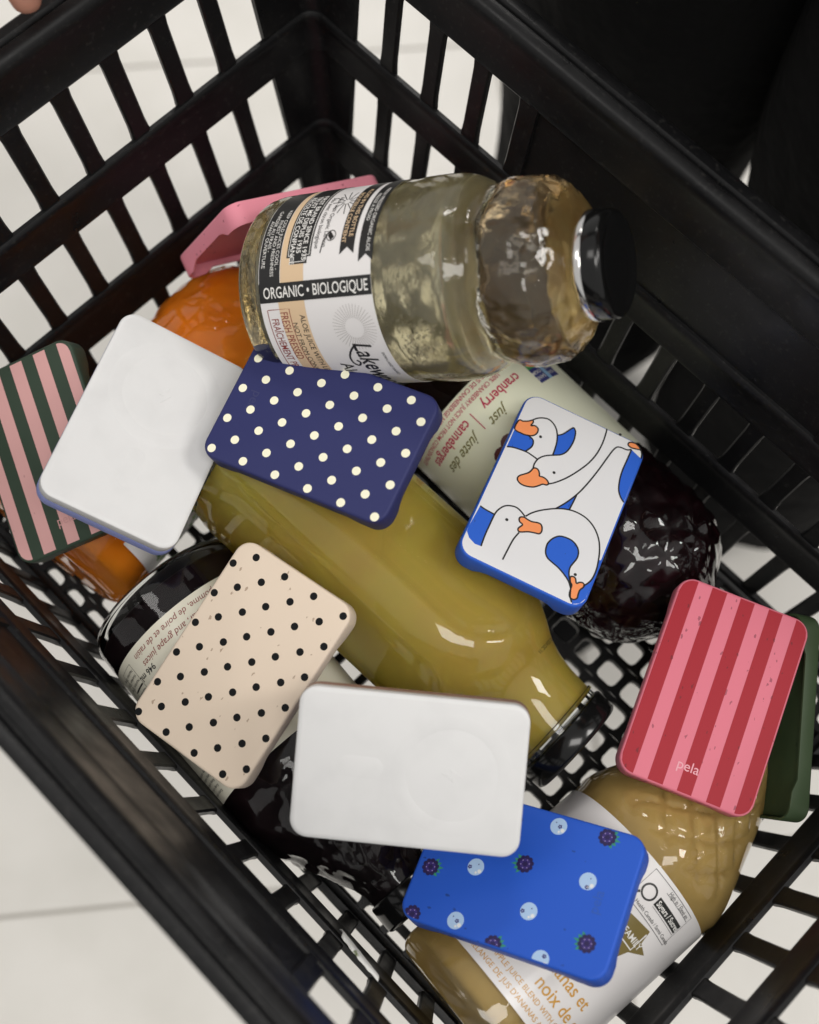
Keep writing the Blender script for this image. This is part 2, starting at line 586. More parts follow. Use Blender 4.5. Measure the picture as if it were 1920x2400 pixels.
def diamonds(h0, h1, n, pitch, depth):
    def d(t, h, r):
        if h < h0 or h > h1: return 0
        env = min(1, (h-h0)/5, (h1-h)/7)
        a = t*n/(2*math.pi); b = h/pitch
        def tri(x): return abs((x % 1.0)-0.5)*2       # 1 on the groove, 0 mid pad
        g1 = max(0, (tri(a+b)-0.62)/0.38); g2 = max(0, (tri(a-b)-0.62)/0.38)
        return -depth*env*max(g1, g2)
    return d
def pyramids(h0, h1, n, pitch, depth):
    def d(t, h, r):
        if h < h0 or h > h1: return 0
        env = min(1, (h-h0)/5, (h1-h)/7)
        a = t*n/(2*math.pi); b = h/pitch
        def tri(x): return abs((x % 1.0)-0.5)*2
        return -depth*env*max(tri(a+b), tri(a-b))+depth*env*0.35
    return d
def pebbles(h0, h1, amp, sc, seed):
    def d(t, h, r):
        if h < h0 or h > h1: return 0
        env = min(1, (h-h0)/8, (h1-h)/8)
        p = Vector((r*math.cos(t)/sc+seed, r*math.sin(t)/sc, h/sc))
        return env*amp*(noise.noise(p)+0.5*noise.noise(p*2.1)+0.3*noise.noise(p*4.3))
    return d

def juice(name, c, c2=None, rough=0.35, trans=0.0, scale=30):
    m = mat(name, c, rough, **{'Transmission Weight': trans, 'IOR': 1.33, 'Specular IOR Level': 0.2})
    if c2: mottle(m, c2, scale, 0.35, 0.7)
    return m

GB = 'juice bottles lying in the basket'
M_ink_k = mat('black_print', (0.012, 0.012, 0.012, 1), 0.4)
M_ink_w = mat('white_print', hexc('e8e6e2'), 0.45)
M_paper_w = mat('white_label_paper', hexc('e6e3e2'), 0.38, **{'Coat Weight': 0.15})
M_paper_c = mat('cream_label_paper', hexc('e6e2d0'), 0.38, **{'Coat Weight': 0.15})
M_paper_g = mat('pale_green_label_paper', hexc('f0f2da'), 0.4, **{'Coat Weight': 0.2})

# --- orange juice bottle under the white power bank, lying along the far short wall
bt = thing('juice_bottle', 'orange juice bottle lying under the white power bank beside the striped one', 'bottle', GB,
           bottle_frame((250, 60, 41), (-0.989, -0.148, 0.0), (-0.053, 0.354, 0.934), 0.98))
pf = knudsen(206, True)
pb_ = pebbles(112, 190, 1.6, 11, 3.1)
lathe('glass', pf, M_glass, bt, disp=pb_)
M_or = juice('orange_juice', hexc('ff8e14'), hexc('ff9e30'), 0.4)
lathe('juice', inner(pf, 2.0, 8, 190), M_or, bt, seg=72, disp=pb_)
cap(bt, 18.5, 190, 206, M_cap)
label_sheet('label', 43.0, 30, 150, 22, 106, M_paper_w, bt)
M_leaf = mat('green_leaf_print', hexc('4f8a35'), 0.4); M_leaf2 = mat('light_green_print', hexc('8fb95c'), 0.4); M_yel = mat('yellow_print', hexc('d8b64a'), 0.4)
lt = Lettering(43.12); l2 = Lettering(43.16); l3 = Lettering(43.18)
random.seed(11)
for i in range(190):
    t, h = random.uniform(34, 100), random.uniform(30, 96)
    a = random.uniform(0, 6.28); s = random.uniform(1.5, 3.4)
    pts = [(t+math.degrees((s*math.cos(q)*math.cos(a)-0.45*s*math.sin(q)*math.sin(a))/43), h+s*math.cos(q)*math.sin(a)+0.45*s*math.sin(q)*math.cos(a)) for q in [k*0.785 for k in range(8)]]
    (lt if i % 2 else l2).poly(pts)
for t, h in ((40, 50), (46, 44), (54, 46)):
    l3.poly([(t+4.2*math.cos(q*0.524), h+3.1*math.sin(q*0.524)) for q in range(12)])
lt.build('leaf_print', M_leaf, bt); l2.build('leaf_print', M_leaf2, bt); l3.build('fruit_print', M_yel, bt)

# --- dark grape blend bottle along the near long wall
bt = thing('juice_bottle', 'near-black juice bottle with cream label under the beige dotted power bank', 'bottle', GB,
           bottle_frame((223.7, 112.6, 43), (0.076, 0.997, 0.0), (0.047, -0.004, 0.999)))
pf = knudsen(196)
pb_ = pebbles(110, 182, 2.0, 9, 8.2)
lathe('glass', pf, M_glass, bt, disp=pb_)
M_dk = juice('dark_grape_juice', (0.008, 0.005, 0.006, 1), (0.016, 0.006, 0.008, 1), 0.6)
lathe('juice', inner(pf, 2.0, 8, 182), M_dk, bt, seg=72, disp=pb_)
cap(bt, 18.5, 182, 196, M_cap)
label_sheet('label', 43.0, -112, 122, 22.5, 103, M_paper_c, bt)
lt = Lettering(43.14); M_red = mat('dark_red_print', hexc('8c3a35'), 0.45)
lt.circ('de pomme, de poire et de raisin', -32, 25.6, 4.4, 0.98, shear=0.25)
lt.circ('apple, pear, and grape juices', -28, 31.0, 4.6, 0.98, shear=0.25)
lt.circ('tart, from concentrate', -22, 36.6, 3.2, shear=0.25)
lt.patch(-80, -66, 52, 60); lt.circ('MODERN FRUIT ICE', -92, 64, 3.4)
for t in range(-108, -60, 4): lt.stroke([(t, 70), (t+2.4, 84)], 0.25)
lt.build('lettering', M_red, bt)
lt = Lettering(43.14)
lt.circ('946 mL', 34, 34.6, 4.4, bold=0.05)
lt.circ('concentré', 12, 41, 3.2)
lt.stroke([(51, 26), (66, 26), (66, 46), (51, 46), (51, 26)], 0.25)
for k, h in enumerate((28.2, 31, 33.8, 39, 41.6, 44)): lt.circ('Nutrition 35 mg', 52.5, h, 2.0)
lt.patch(52, 65, 36.6, 37.4)
for h in (86, 89, 92, 95, 98): lt.circ('Keep cold after opening', 56, h, 2.1)
lt.build('lettering', M_ink_k, bt)

# --- olive-yellow juice bottle across the middle
bt = thing('juice_bottle', 'large olive-yellow juice bottle with wide black cap in the middle', 'bottle', GB,
           bottle_frame((148.5, 92.2, 78), (-0.047, 0.997, -0.063), (0.208, 0.072, 0.975), 0.985))
pf = [(0.02, 3.5), (24, 2.4), (33, 0.4), (37, 0.6), (40.4, 3), (41.8, 8), (42, 16), (42, 60), (42, 120), (42, 142), (41.5, 152), (39.4, 161), (34.8, 170), (29.8, 178), (26.6, 187), (25, 196), (24.4, 205), (24.4, 214)]
def sq(t, h):
    e = max(0.0, min(1.0, (h-6)/14.0, (168-h)/34.0)); e = e*e*(3-2*e)
    a = t-R(-35); n = 2.7
    s = 1.0/((abs(math.cos(a))**n+abs(math.sin(a))**n)**(1/n))
    return 1+(s-1)*e*0.8 - 0.02*e
def arch(t, h, r):
    """four shallow arched panels pressed into the sides"""
    a = ((math.degrees(t)+35+45) % 90)-45
    x = a/57.3*42
    if h < 30: d = math.hypot(max(0, abs(x)-16), 30-h)-6 if h < 30 else 0
    if h > 140: d = math.hypot(x, (h-140)*1.0)-23
    elif h < 34: d = max(abs(x)-23, 26-h)
    else: d = abs(x)-23
    q = max(0, min(1, (0.7-d)/1.4)); q = q*q*(3-2*q)
    return -1.5*q
lathe('glass', pf, M_glass, bt, seg=192, shape=sq, disp=arch, step=1.4)
M_yj = juice('olive_yellow_juice', hexc('e8d866'), hexc('e0bc5a'), 0.45, 0.36, 14)
bsdf(M_yj).inputs['Subsurface Weight'].default_value = 0.55
bsdf(M_yj).inputs['Subsurface Radius'].default_value = (0.016, 0.013, 0.004)
lathe('juice', inner(pf, 2.6, 9, 212), M_yj, bt, seg=96, shape=sq)
lathe('neck_thread', [(24.4, 205), (25.4, 205.4), (25.4, 206.6), (24.4, 207)], M_glass, bt, 72, step=None)
cap(bt, 26.2, 209.5, 221, M_cap)
lt = Lettering(30.6); lt.circ('BB 2024 OC 11', -72, 177.0, 2.6); lt.build('date_code', M_ink_k, bt)

# --- cranberry bottle along the far long wall
bt = thing('juice_bottle', 'dark quilted cranberry bottle with pale green label under the goose power bank', 'bottle', GB,
           bottle_frame((40.7, 116.1, 43), (0.019, 1.0, 0.0), (0.338, -0.007, 0.941)))
pf = [(r*1.015, h) for r, h in knudsen(206, True)]
dm = pyramids(114, 184, 12, 17.0, 2.1)
lathe('glass', pf, M_glass, bt, seg=224, disp=dm, step=1.3)
M_cr = juice('cranberry_juice', (0.008, 0.003, 0.004, 1), (0.02, 0.004, 0.006, 1), 0.25)
lathe('juice', inner(pf, 1.8, 8, 189), M_cr, bt, seg=224, disp=dm, step=1.3)
cap(bt, 18.5, 192, 206, M_cap)
RL = 43.75
label_sheet('label', RL, -130, 115, 34.5, 110, M_paper_g, bt)
M_mag = mat('magenta_print', hexc('c0224f'), 0.4); M_olive = mat('olive_print', hexc('76702f'), 0.4)
lt = Lettering(RL+0.12)
lt.circ('cranberry', -35, 45.8, 7.8, 0.80, bold=0.12)
lt.circ('canneberges', 11, 45.8, 7.8, 0.80, bold=0.12)
lt.circ('100% CRANBERRY JUICE NOT FROM CONCENTRATE', -26, 40.2, 3.5, 0.82, bold=0.03)
lt.circ('100 % JUS DE CANNEBERGE NON FAIT DE CONCENTRÉ', -27, 35.8, 3.5, 0.82, bold=0.03)
lt.stroke([(6.4, 45.6), (6.4, 56.6)], 0.5)
lt.build('lettering', M_mag, bt)
lt = Lettering(RL+0.12)
lt.circ('just', -13, 54.2, 7.6, 0.9, shear=0.45, bold=0.08)
lt.circ('juste des', 13, 53.8, 7.6, 0.9, shear=0.45, bold=0.08)
lt.circ('946 mL', -56, 43.1, 3.0)
lt.build('lettering', M_olive, bt)
M_bdg = mat('badge_blue_print', hexc('3b3f7c'), 0.4); M_bdgg = mat('badge_green_print', hexc('4a9a58'), 0.4); M_bdgs = mat('badge_sky_print', hexc('8fb6d8'), 0.4)
lt = Lettering(RL+0.10); lt.patch(-66, -57, 49, 58.5); lt.patch(-53.5, -44, 49, 58.5); lt.build('badge', M_bdg, bt)
lt = Lettering(RL+0.10); lt.patch(-57, -53.5, 49, 58.5); lt.build('badge', M_bdgs, bt)
lt = Lettering(RL+0.13); lt.patch(-66, -44, 46.0, 49.2); lt.build('badge', M_bdgg, bt)
lt = Lettering(RL+0.16); lt.circ('SANS', -52.6, 54.6, 2.9, bold=0.03); lt.circ('OGM', -52.4, 51.2, 2.9, bold=0.03); lt.circ('NON', -65, 54.6, 2.6); lt.circ('GMO', -65, 51.2, 2.6); lt.circ('VÉRIFIÉ', -63, 46.6, 2.2); lt.build('lettering', M_ink_w, bt)
M_berry = mat('berry_print', hexc('5d1a1c'), 0.4)
lt = Lettering(RL+0.10)
for t, h in ((2, 70), (11, 72), (6, 78), (17, 77), (-6, 76)):
    lt.poly([(t+6.0*math.cos(q*0.524), h+4.5*math.sin(q*0.524)) for q in range(12)])
lt.build('berry_print', M_berry, bt)

# --- pineapple coconut bottle along the near short wall
bt = thing('juice_bottle', 'pale tan pineapple coconut juice bottle with white label under the berry power bank', 'bottle', GB,
           bottle_frame((261.1, 354.5, 43), (-0.996, 0.089, 0.0), (-0.006, -0.072, 0.997)))
pf = knudsen(206)
dm0 = diamonds(113, 176, 12, 17.0, 2.1)
def dm(t, h, r):
    a = abs(((math.degrees(t)-12+90) % 180)-90)
    q = max(0, min(1, (46-a)/8))
    return dm0(t, h, r)*q
lathe('glass', pf, M_glass, bt, seg=196, disp=dm, step=1.4)
M_pj = juice('pineapple_juice', hexc('d6b877'), hexc('ccaa64'), 0.45, 0.0, 20)
lathe('juice', inner(pf, 2.2, 8.5, 186), M_pj, bt, seg=196, disp=dm, step=1.4)
cap(bt, 18.5, 189, 204, M_capbr)
label_sheet('label', 43.0, -100, 118, 20, 107, M_paper_w, bt)
M_gold = mat('gold_print', hexc('cf9a3c'), 0.35); M_olv = mat('olive_badge_print', hexc('7b6c3a'), 0.4)
lt = Lettering(43.14)
lt.circ("d'ananas et", -2, 42.0, 8.6, 0.93, bold=0.06)
lt.circ('noix de coco', 11.5, 33.2, 8.6, 0.93, bold=0.06)
lt.circ('PINEAPPLE JUICE BLEND WITH COCONUT', -26, 28.0, 3.6, 0.95)
lt.circ("MÉLANGE DE JUS D'ANANAS AVEC NOIX DE COCO", -30, 23.0, 3.6, 0.95)
lt.build('lettering', M_gold, bt)
lt = Lettering(43.12)
lt.poly([(18, 84), (18, 67), (27, 67), (30, 62), (36, 73), (46, 78), (38, 80), (36, 86)])
lt.build('ribbon_print', M_olv, bt)
lt = Lettering(43.17)
lt.circ('FAMILY', 23, 76.6, 4.4, 0.9, bold=0.06)
lt.stroke([(20, 74.4), (36, 74.4), (36, 84)], 0.7)
lt.build('lettering', M_ink_w, bt)
lt = Lettering(43.14)
lt.stroke([(10.5, 105), (50, 105), (50, 87.4), (10.5, 87.4), (10.5, 105)], 0.3)
lt.stroke([(25, 102), (49.4, 102)], 0.2); lt.stroke([(25, 93.4), (49.4, 93.4)], 0.2)
lt.circ('High in / Élevé en', 26.5, 102.2, 3.1, 0.72)
lt.circ('Health Canada / Santé Canada', 15.5, 88.6, 2.6, 0.86)
lt.patch(24.5, 49, 94.2, 98.8)
lt.stroke([(17.6+4.6*math.cos(q*0.2618), 96.2+3.5*math.sin(q*0.2618)) for q in range(24)]+[(22.2, 96.2)], 0.9)
lt.stroke([(13.6, 93.4), (10.6, 90.6)], 1.1)
lt.build('lettering', M_ink_k, bt)
lt = Lettering(43.19); lt.circ('Sugars / Sucres', 25.6, 95.2, 3.9, 0.74, bold=0.07); lt.build('lettering', M_ink_w, bt)
lt = Lettering(18.62); lt.circ('PASTEURIZED', -45, 194, 3.6); lt.build('lettering', M_ink_w, bt)

# --- clear aloe bottle propped up across the far corner
bt = thing('juice_bottle', 'clear ribbed glass bottle of pale juice propped up on the far bottles, cap raised', 'bottle', GB,
           bottle_frame((102.1, 55.2, 112), (-0.488, 0.722, 0.491), (0.685, -0.032, 0.727)))
pf = [(0.02, 25.0), (24, 24), (34, 21.4), (39, 21.0), (42.6, 23.4), (43.8, 28), (44, 32), (43.7, 35), (43.7, 60), (43.7, 96), (44, 99), (44.2, 107), (44, 116), (42.4, 123), (39.4, 128.5), (37.2, 132), (37.2, 135), (38.8, 139), (40, 146), (39.2, 154), (35.4, 161.5), (28.6, 167), (22.6, 170), (20, 172), (19.6, 176), (19.6, 180)]
pA = pebbles(98, 130, 0.3, 6, 5.5); pBb = pebbles(131, 174, 1.9, 11, 1.3)
dA = lambda t, h, r: pA(t, h, r)+pBb(t, h, r)
lathe('glass', pf, M_glassb, bt, disp=dA, seg=144, step=1.4)
M_al = juice('cloudy_aloe_juice', hexc('faf4d4'), hexc('efe2b0'), 0.14, 0.82, 40)
lathe('juice', inner(pf, 2.6, 30, 124), M_al, bt, seg=96)
M_al2 = juice('amber_refraction_tint', hexc('f6e8c8'), hexc('eac48c'), 0.08, 0.96, 60)  # amber colour painted in for the brown and gold refractions of the clear neck
lathe('neck_refraction_fill', inner(pf, 4.2, 137, 163), M_al2, bt, seg=96, disp=pBb)
random.seed(5)
dr = MB()
def drop(t, h, rad):
    r0 = 44.1; c = Vector((r0*math.cos(t), r0*math.sin(t), h)); n = Vector((math.cos(t), math.sin(t), 0)); a = Vector((-n.y, n.x, 0)); b = Vector((0, 0, 1))
    k0 = len(dr.v)
    for ring_ in range(3):
        e = ring_*0.5
        for q in range(8):
            d = (a*math.cos(q*0.785)+b*math.sin(q*0.785))*rad*math.cos(e)+n*rad*0.8*math.sin(e)
            dr.v.append(tuple(c+d))
    dr.v.append(tuple(c+n*rad*0.8))
    for ring_ in range(2):
        for q in range(8):
            u = (q+1) % 8
            dr.f.append((k0+8*ring_+q, k0+8*ring_+u, k0+8*ring_+8+u, k0+8*ring_+8+q))
    for q in range(8): dr.f.append((k0+16+q, k0+16+(q+1) % 8, k0+24))
for i in range(150):
    drop(R(random.gauss(30, 9)), random.gauss(107, 4.5), random.uniform(0.25, 0.75))
for i in range(26):
    drop(R(random.uniform(-12, 14)), random.gauss(105, 1.6), random.uniform(0.25, 0.6))
for i in range(60):
    drop(R(random.gauss(-38, 8)), random.gauss(108, 4), random.uniform(0.25, 0.6))
dr.build('droplets', M_glass, bt, 60)['kind'] = 'stuff'
cap(bt, 22.5, 173.0, 183.5, M_cap, edge=2.2)
RA = 44.0
label_sheet('label', RA, -118, 100, 35, 92, M_paper_w, bt)
M_tan = mat('tan_print', hexc('dcbf9b'), 0.42)
r1, r2, r3 = RA+0.10, RA+0.16, RA+0.22
lt = Lettering(r1, -4); lt.patch(-118, -2, 46.5, 58.5); lt.patch(6, 60, 44.5, 58.0); lt.build('label_stripe', M_tan, bt)
lt = Lettering(r1, -4); lt.patch(-118, 7, 35.3, 46.2)
lt.build('label_band', M_ink_k, bt)
lt = Lettering(r2, -4)
lt.patch(-2.6, 8, 35.1, 92.0)
pnl = [(-118, 49.5), (-16, 49.5), (-16, 51), (-12, 52), (-12, 59.5), (-16, 60.5), (-16, 62), (-118, 62)]
n = 34
lt.patch(-118, -16, 49.5, 62); lt.patch(-16.1, -12.2, 51.4, 60.1)
for h, e in ((76.5, -20), (86.0, -15)):
    lt.patch(-118, e, h, h+7.0)
    lt.poly([(e-0.1, h), (e+5, h), (e+1, h+3.5), (e+5, h+7), (e-0.1, h+7)])
lt.stroke([(-30, 70), (-24, 67.4), (-17, 66.6)], 0.5)
for a in range(0, 360, 30):
    lt.stroke([(-52+2*math.cos(R(a)), 72.5+1.5*math.sin(R(a))), (-52+11*math.cos(R(a)), 72.5+7.5*math.sin(R(a+12)))], 0.35)
for a in range(0, 360, 20):
    lt.stroke([(-27+3.2*math.cos(R(a)), 71+2.2*math.sin(R(a))), (-27+3.2*math.cos(R(a+20)), 71+2.2*math.sin(R(a+20)))], 0.35)
lt.poly([(-30, 70.2), (-27, 69.4), (-24, 71), (-26, 72.6)])
lt.circ('Alo avec citron biologique', -58, 63.4, 3.0, 0.92)
lt.circ('Aloe with Organic Lemon', -58, 67.2, 3.0, 0.92)
lt.circ('ALOE JUICE WITH LEMON', 16, 54.4, 3.8, 0.86, bold=0.02)
lt.circ('NOT FROM CONCENTRATE', 20, 49.9, 3.5, 0.92)
lt.circ('Lakewood', 35, 76.0, 12.5, 0.72, bold=0.16, shear=0.2)
lt.stroke(smooth_pts([(36, 77.5), (40, 74), (45, 71.6), (50, 71.5), (52.5, 73.4), (50, 75), (48, 73.8)], 3), 0.9)
lt.circ('Aloe', 50, 64.5, 8.5, 0.8, bold=0.08)
lt.circ('BORN AND RAISED', 43, 88.0, 1.9)
lt.build('lettering', M_ink_k, bt)
M_gry = mat('grey_print', hexc('b9b5b3'), 0.45)
lt = Lettering(r1, -4)
for a in range(0, 360, 9):
    if 76+14*math.sin(R(a)) < 91:
        lt.stroke([(26+6*math.cos(R(a)), 80+4.5*math.sin(R(a))), (26+14*math.cos(R(a)), 80+10.5*math.sin(R(a)))], 0.25)
lt.build('sunburst_print', M_gry, bt)
lt = Lettering(r3, -4)
lt.axial('ORGANIC • BIOLOGIQUE', 5.6, 37.2, 6.9, 0.675, bold=0.05)
for k, (s, h) in enumerate((('KEEP COLD JUICES COOL -', 43.6), ('FINEST AND FRESHNESS', 41.2), ('GARDER AU FRAIS -', 38.8), ('AVANT OUVERTURE', 36.6))):
    lt.circ(s, -50+(k % 2)*8, h, 2.5, 1.02)
for s, h in (('FIRST BRAND SINCE 1935', 57.4), ('TRUST ME DEPUIS 1935', 54.3), ('RÉCOLTE DE CONFIANCE', 51.2)):
    lt.circ(s, -62, h, 3.3, 1.0, bold=0.05)
lt.circ('FRESH PRESSED ORGANIC ALOE', -62, 89.6, 2.5); lt.circ('PRESSÉ À FROID', -56, 87.0, 2.4)
lt.stroke([(-118, 50.4), (-17, 50.4)], 0.3); lt.stroke([(-118, 61.2), (-17, 61.2)], 0.3); lt.stroke([(-17, 50.4), (-17, 52.2), (-13.4, 52.6), (-13.4, 59), (-17, 59.4), (-17, 61.2)], 0.3)
lt.build('lettering', M_ink_w, bt)
lt = Lettering(r3, -4); lt.circ('ALOES IN THIS BOTTLE', -64, 80.2, 2.9, bold=0.03); lt.circ('BOUTEILLE CONTIENT', -60, 77.0, 2.9, bold=0.03); lt.build('lettering', M_tan, bt)
lt = Lettering(r2, -4); lt.circ('FRESH PRESSED', 13.5, 44.6, 5.6, 0.62, bold=0.02); lt.circ('FRAÎCHEMENT PRESSÉ', 17, 39.4, 5.2, 0.62, bold=0.02)
lt.stroke([(12, 38.6), (12, 49.6), (70, 49.6)], 0.35); lt.stroke([(12, 38.2), (70, 38.2)], 0.35)
lt.build('lettering', M_red, bt)

GEESE = json.loads('''{"blue":[[[31.4,-21.2],[29.1,-20.9],[26.5,-20.6],[24.2,-21.1],[22.8,-20.9],[21.1,-20.1],[20.2,-18.4],[20.3,-15.8],[22.1,-12.3],[24.2,-12.2],[27.9,-11.5],[31.3,-10.2]],[[10.9,-28.5],[8.6,-30.5],[6.7,-33.6],[5.6,-35.7],[4.7,-36.3],[3.6,-35.3],[2.8,-32.8],[2.4,-28.7],[2.7,-24.6],[3.7,-21.5],[5.6,-19.1],[8.9,-17.3],[9.3,-20.6],[9.8,-24.6]],[[31.0,25.2],[28.1,25.7],[23.1,26.0],[23.3,30.4],[23.3,34.7],[23.0,41.2],[22.8,44.0],[25.9,44.3],[29.5,42.7],[31.8,40.0],[31.9,36.7]],[[-25.8,-39.4],[-32.4,-42.7],[-33.6,-40.8],[-33.4,-27.0],[-31.8,-10.2],[-29.3,-12.1],[-27.3,-15.2],[-26.2,-19.5],[-25.5,-24.1],[-25.4,-30.5]],[[-9.3,-2.6],[-9.0,2.4],[-8.7,6.5],[-6.0,7.1],[-2.5,9.0],[-5.9,3.7]],[[-7.1,23.7],[-9.0,21.7],[-11.6,20.8],[-15.2,20.7],[-18.3,22.0],[-20.4,24.5],[-21.0,27.8],[-20.2,31.2],[-19.6,33.5],[-19.8,36.0],[-20.9,38.7],[-22.6,41.6],[-23.6,43.7],[-21.4,40.9],[-18.3,38.7],[-14.6,36.8],[-10.7,35.6],[-7.9,34.5],[-6.1,32.2],[-5.4,28.6],[-5.9,26.0]],[[-31.1,23.8],[-31.2,28.0],[-31.3,32.5],[-30.4,36.6],[-28.9,39.6],[-27.9,42.7],[-27.8,47.2],[-26.0,48.8],[-26.8,50.9],[-30.0,49.9],[-31.8,46.1],[-32.4,40.3],[-32.2,23.5]]],"orange":[[[31.3,-26.7],[29.1,-27.3],[26.6,-28.8],[25.2,-30.1],[24.4,-29.1],[24.8,-26.9],[23.1,-27.8],[21.2,-27.3],[20.5,-25.8],[20.7,-23.9],[21.9,-22.2],[24.2,-21.1],[27.1,-20.6],[31.4,-21.2]],[[15.2,-5.7],[14.0,-6.4],[12.6,-6.0],[11.4,-4.5],[10.9,-3.3],[9.0,-3.6],[6.9,-3.1],[5.5,-1.8],[6.0,-0.5],[7.9,0.0],[9.4,1.7],[11.6,3.7],[14.8,4.9],[17.4,5.1],[19.4,4.3],[20.3,2.9],[19.8,1.2],[18.1,-0.6],[16.4,-2.4],[15.6,-4.3]],[[-26.9,-46.9],[-29.0,-46.3],[-31.1,-44.9],[-32.5,-42.5],[-29.7,-41.5],[-26.9,-40.7],[-25.1,-40.4],[-23.4,-40.9],[-23.2,-42.3],[-24.4,-43.3],[-26.5,-43.8],[-27.4,-44.6]],[[11.6,22.4],[11.2,21.2],[9.6,20.5],[8.0,20.8],[5.6,20.9],[2.9,20.1],[1.1,20.1],[-0.1,21.5],[-0.6,23.5],[0.1,25.1],[2.0,25.6],[5.2,26.6],[8.6,28.5],[9.9,28.2],[10.1,26.9],[9.0,24.5],[10.8,23.7]],[[-21.4,38.4],[-22.6,37.6],[-23.9,38.0],[-25.1,40.0],[-26.3,38.9],[-27.8,38.4],[-28.9,39.1],[-28.7,40.7],[-27.8,42.4],[-27.8,44.7],[-28.0,46.8],[-26.7,48.2],[-24.9,48.1],[-23.9,46.4],[-23.6,43.7],[-23.4,41.8],[-22.2,40.6]]],"line":[[[25.2,-30.1],[23.5,-32.2],[21.1,-33.8],[18.2,-34.6],[15.5,-33.8],[12.8,-31.6],[10.9,-28.3],[9.8,-24.6],[9.3,-20.6],[9.1,-17.1]],[[31.3,-10.2],[27.9,-11.5],[22.1,-12.3],[18.9,-12.0],[15.2,-11.2]],[[24.2,-21.1],[22.8,-20.9],[21.1,-20.1],[20.2,-18.4],[20.3,-15.8],[22.1,-12.3]],[[15.3,-5.8],[15.6,-8.1],[15.0,-11.3],[13.4,-13.8],[11.1,-15.8],[7.6,-17.9],[5.2,-19.6],[3.3,-22.8],[2.4,-28.7],[3.1,-34.1],[4.7,-36.3],[5.8,-35.4],[8.6,-30.5],[10.9,-28.5]],[[5.4,-1.5],[2.9,-3.6],[-0.5,-7.5],[-3.7,-12.2],[-7.0,-18.2],[-9.0,-22.8],[-10.6,-28.7],[-11.2,-35.6],[-10.8,-42.0],[-10.1,-46.8]],[[-2.5,9.0],[-5.9,3.7],[-9.4,-3.3],[-12.0,-11.0],[-14.3,-20.1],[-16.1,-28.9],[-17.3,-34.3],[-18.5,-37.0],[-20.4,-37.9],[-22.2,-38.0],[-24.0,-38.3],[-25.7,-39.5]],[[-25.7,-39.5],[-25.6,-33.5],[-25.4,-26.9],[-25.8,-21.4],[-27.1,-15.8],[-29.2,-12.4],[-31.8,-10.3]],[[-9.3,-2.6],[-9.0,2.4],[-8.7,6.5]],[[22.8,44.0],[23.2,38.0],[23.2,32.0],[23.1,26.0],[22.4,22.9],[20.8,20.1],[18.5,18.4],[15.2,17.6],[12.3,18.4],[9.5,20.0]],[[31.0,25.2],[28.1,25.7],[23.1,26.0]],[[11.0,45.5],[10.7,39.8],[10.2,33.6],[9.0,29.0]],[[9.3,19.8],[7.2,16.7],[3.7,13.3],[-2.0,9.3],[-7.1,6.9],[-12.1,5.9],[-17.8,6.5],[-22.9,9.2],[-27.0,13.7],[-29.5,19.1],[-30.9,24.9],[-31.5,29.8],[-31.2,34.5],[-30.1,37.4],[-28.6,39.7]],[[-23.4,43.1],[-24.7,47.5],[-26.4,49.9]],[[-7.1,23.7],[-9.0,21.7],[-11.6,20.8],[-15.2,20.7],[-18.3,22.0],[-20.4,24.5],[-21.0,27.8],[-20.2,31.2],[-19.6,33.5],[-19.8,36.0],[-20.9,38.7],[-22.6,41.6],[-23.6,43.7],[-21.4,40.9],[-18.3,38.7],[-14.6,36.8],[-10.7,35.6],[-7.9,34.5],[-6.1,32.2],[-5.4,28.6],[-5.9,26.0],[-7.1,23.7]],[[31.3,-26.7],[29.1,-27.3],[26.6,-28.8],[25.2,-30.1],[24.4,-29.1],[24.8,-26.9],[23.1,-27.8],[21.2,-27.3],[20.5,-25.8],[20.7,-23.9],[21.9,-22.2],[24.2,-21.1],[27.1,-20.6],[31.4,-21.2],[31.3,-26.7]],[[15.2,-5.7],[14.0,-6.4],[12.6,-6.0],[11.4,-4.5],[10.9,-3.3],[9.0,-3.6],[6.9,-3.1],[5.5,-1.8],[6.0,-0.5],[7.9,0.0],[9.4,1.7],[11.6,3.7],[14.8,4.9],[17.4,5.1],[19.4,4.3],[20.3,2.9],[19.8,1.2],[18.1,-0.6],[16.4,-2.4],[15.6,-4.3],[15.2,-5.7]],[[-26.9,-46.9],[-29.0,-46.3],[-31.1,-44.9],[-32.5,-42.5],[-29.7,-41.5],[-26.9,-40.7],[-25.1,-40.4],[-23.4,-40.9],[-23.2,-42.3],[-24.4,-43.3],[-26.5,-43.8],[-27.4,-44.6],[-26.9,-46.9]],[[11.6,22.4],[11.2,21.2],[9.6,20.5],[8.0,20.8],[5.6,20.9],[2.9,20.1],[1.1,20.1],[-0.1,21.5],[-0.6,23.5],[0.1,25.1],[2.0,25.6],[5.2,26.6],[8.6,28.5],[9.9,28.2],[10.1,26.9],[9.0,24.5],[10.8,23.7],[11.6,22.4]],[[-21.4,38.4],[-22.6,37.6],[-23.9,38.0],[-25.1,40.0],[-26.3,38.9],[-27.8,38.4],[-28.9,39.1],[-28.7,40.7],[-27.8,42.4],[-27.8,44.7],[-28.0,46.8],[-26.7,48.2],[-24.9,48.1],[-23.9,46.4],[-23.6,43.7],[-23.4,41.8],[-22.2,40.6],[-21.4,38.4]]],"eyes":[[[18.2,-23.5],[5.1,-8.5],[-17.7,-44.5],[16.8,25.7],[-23.1,36.2]]]}''')

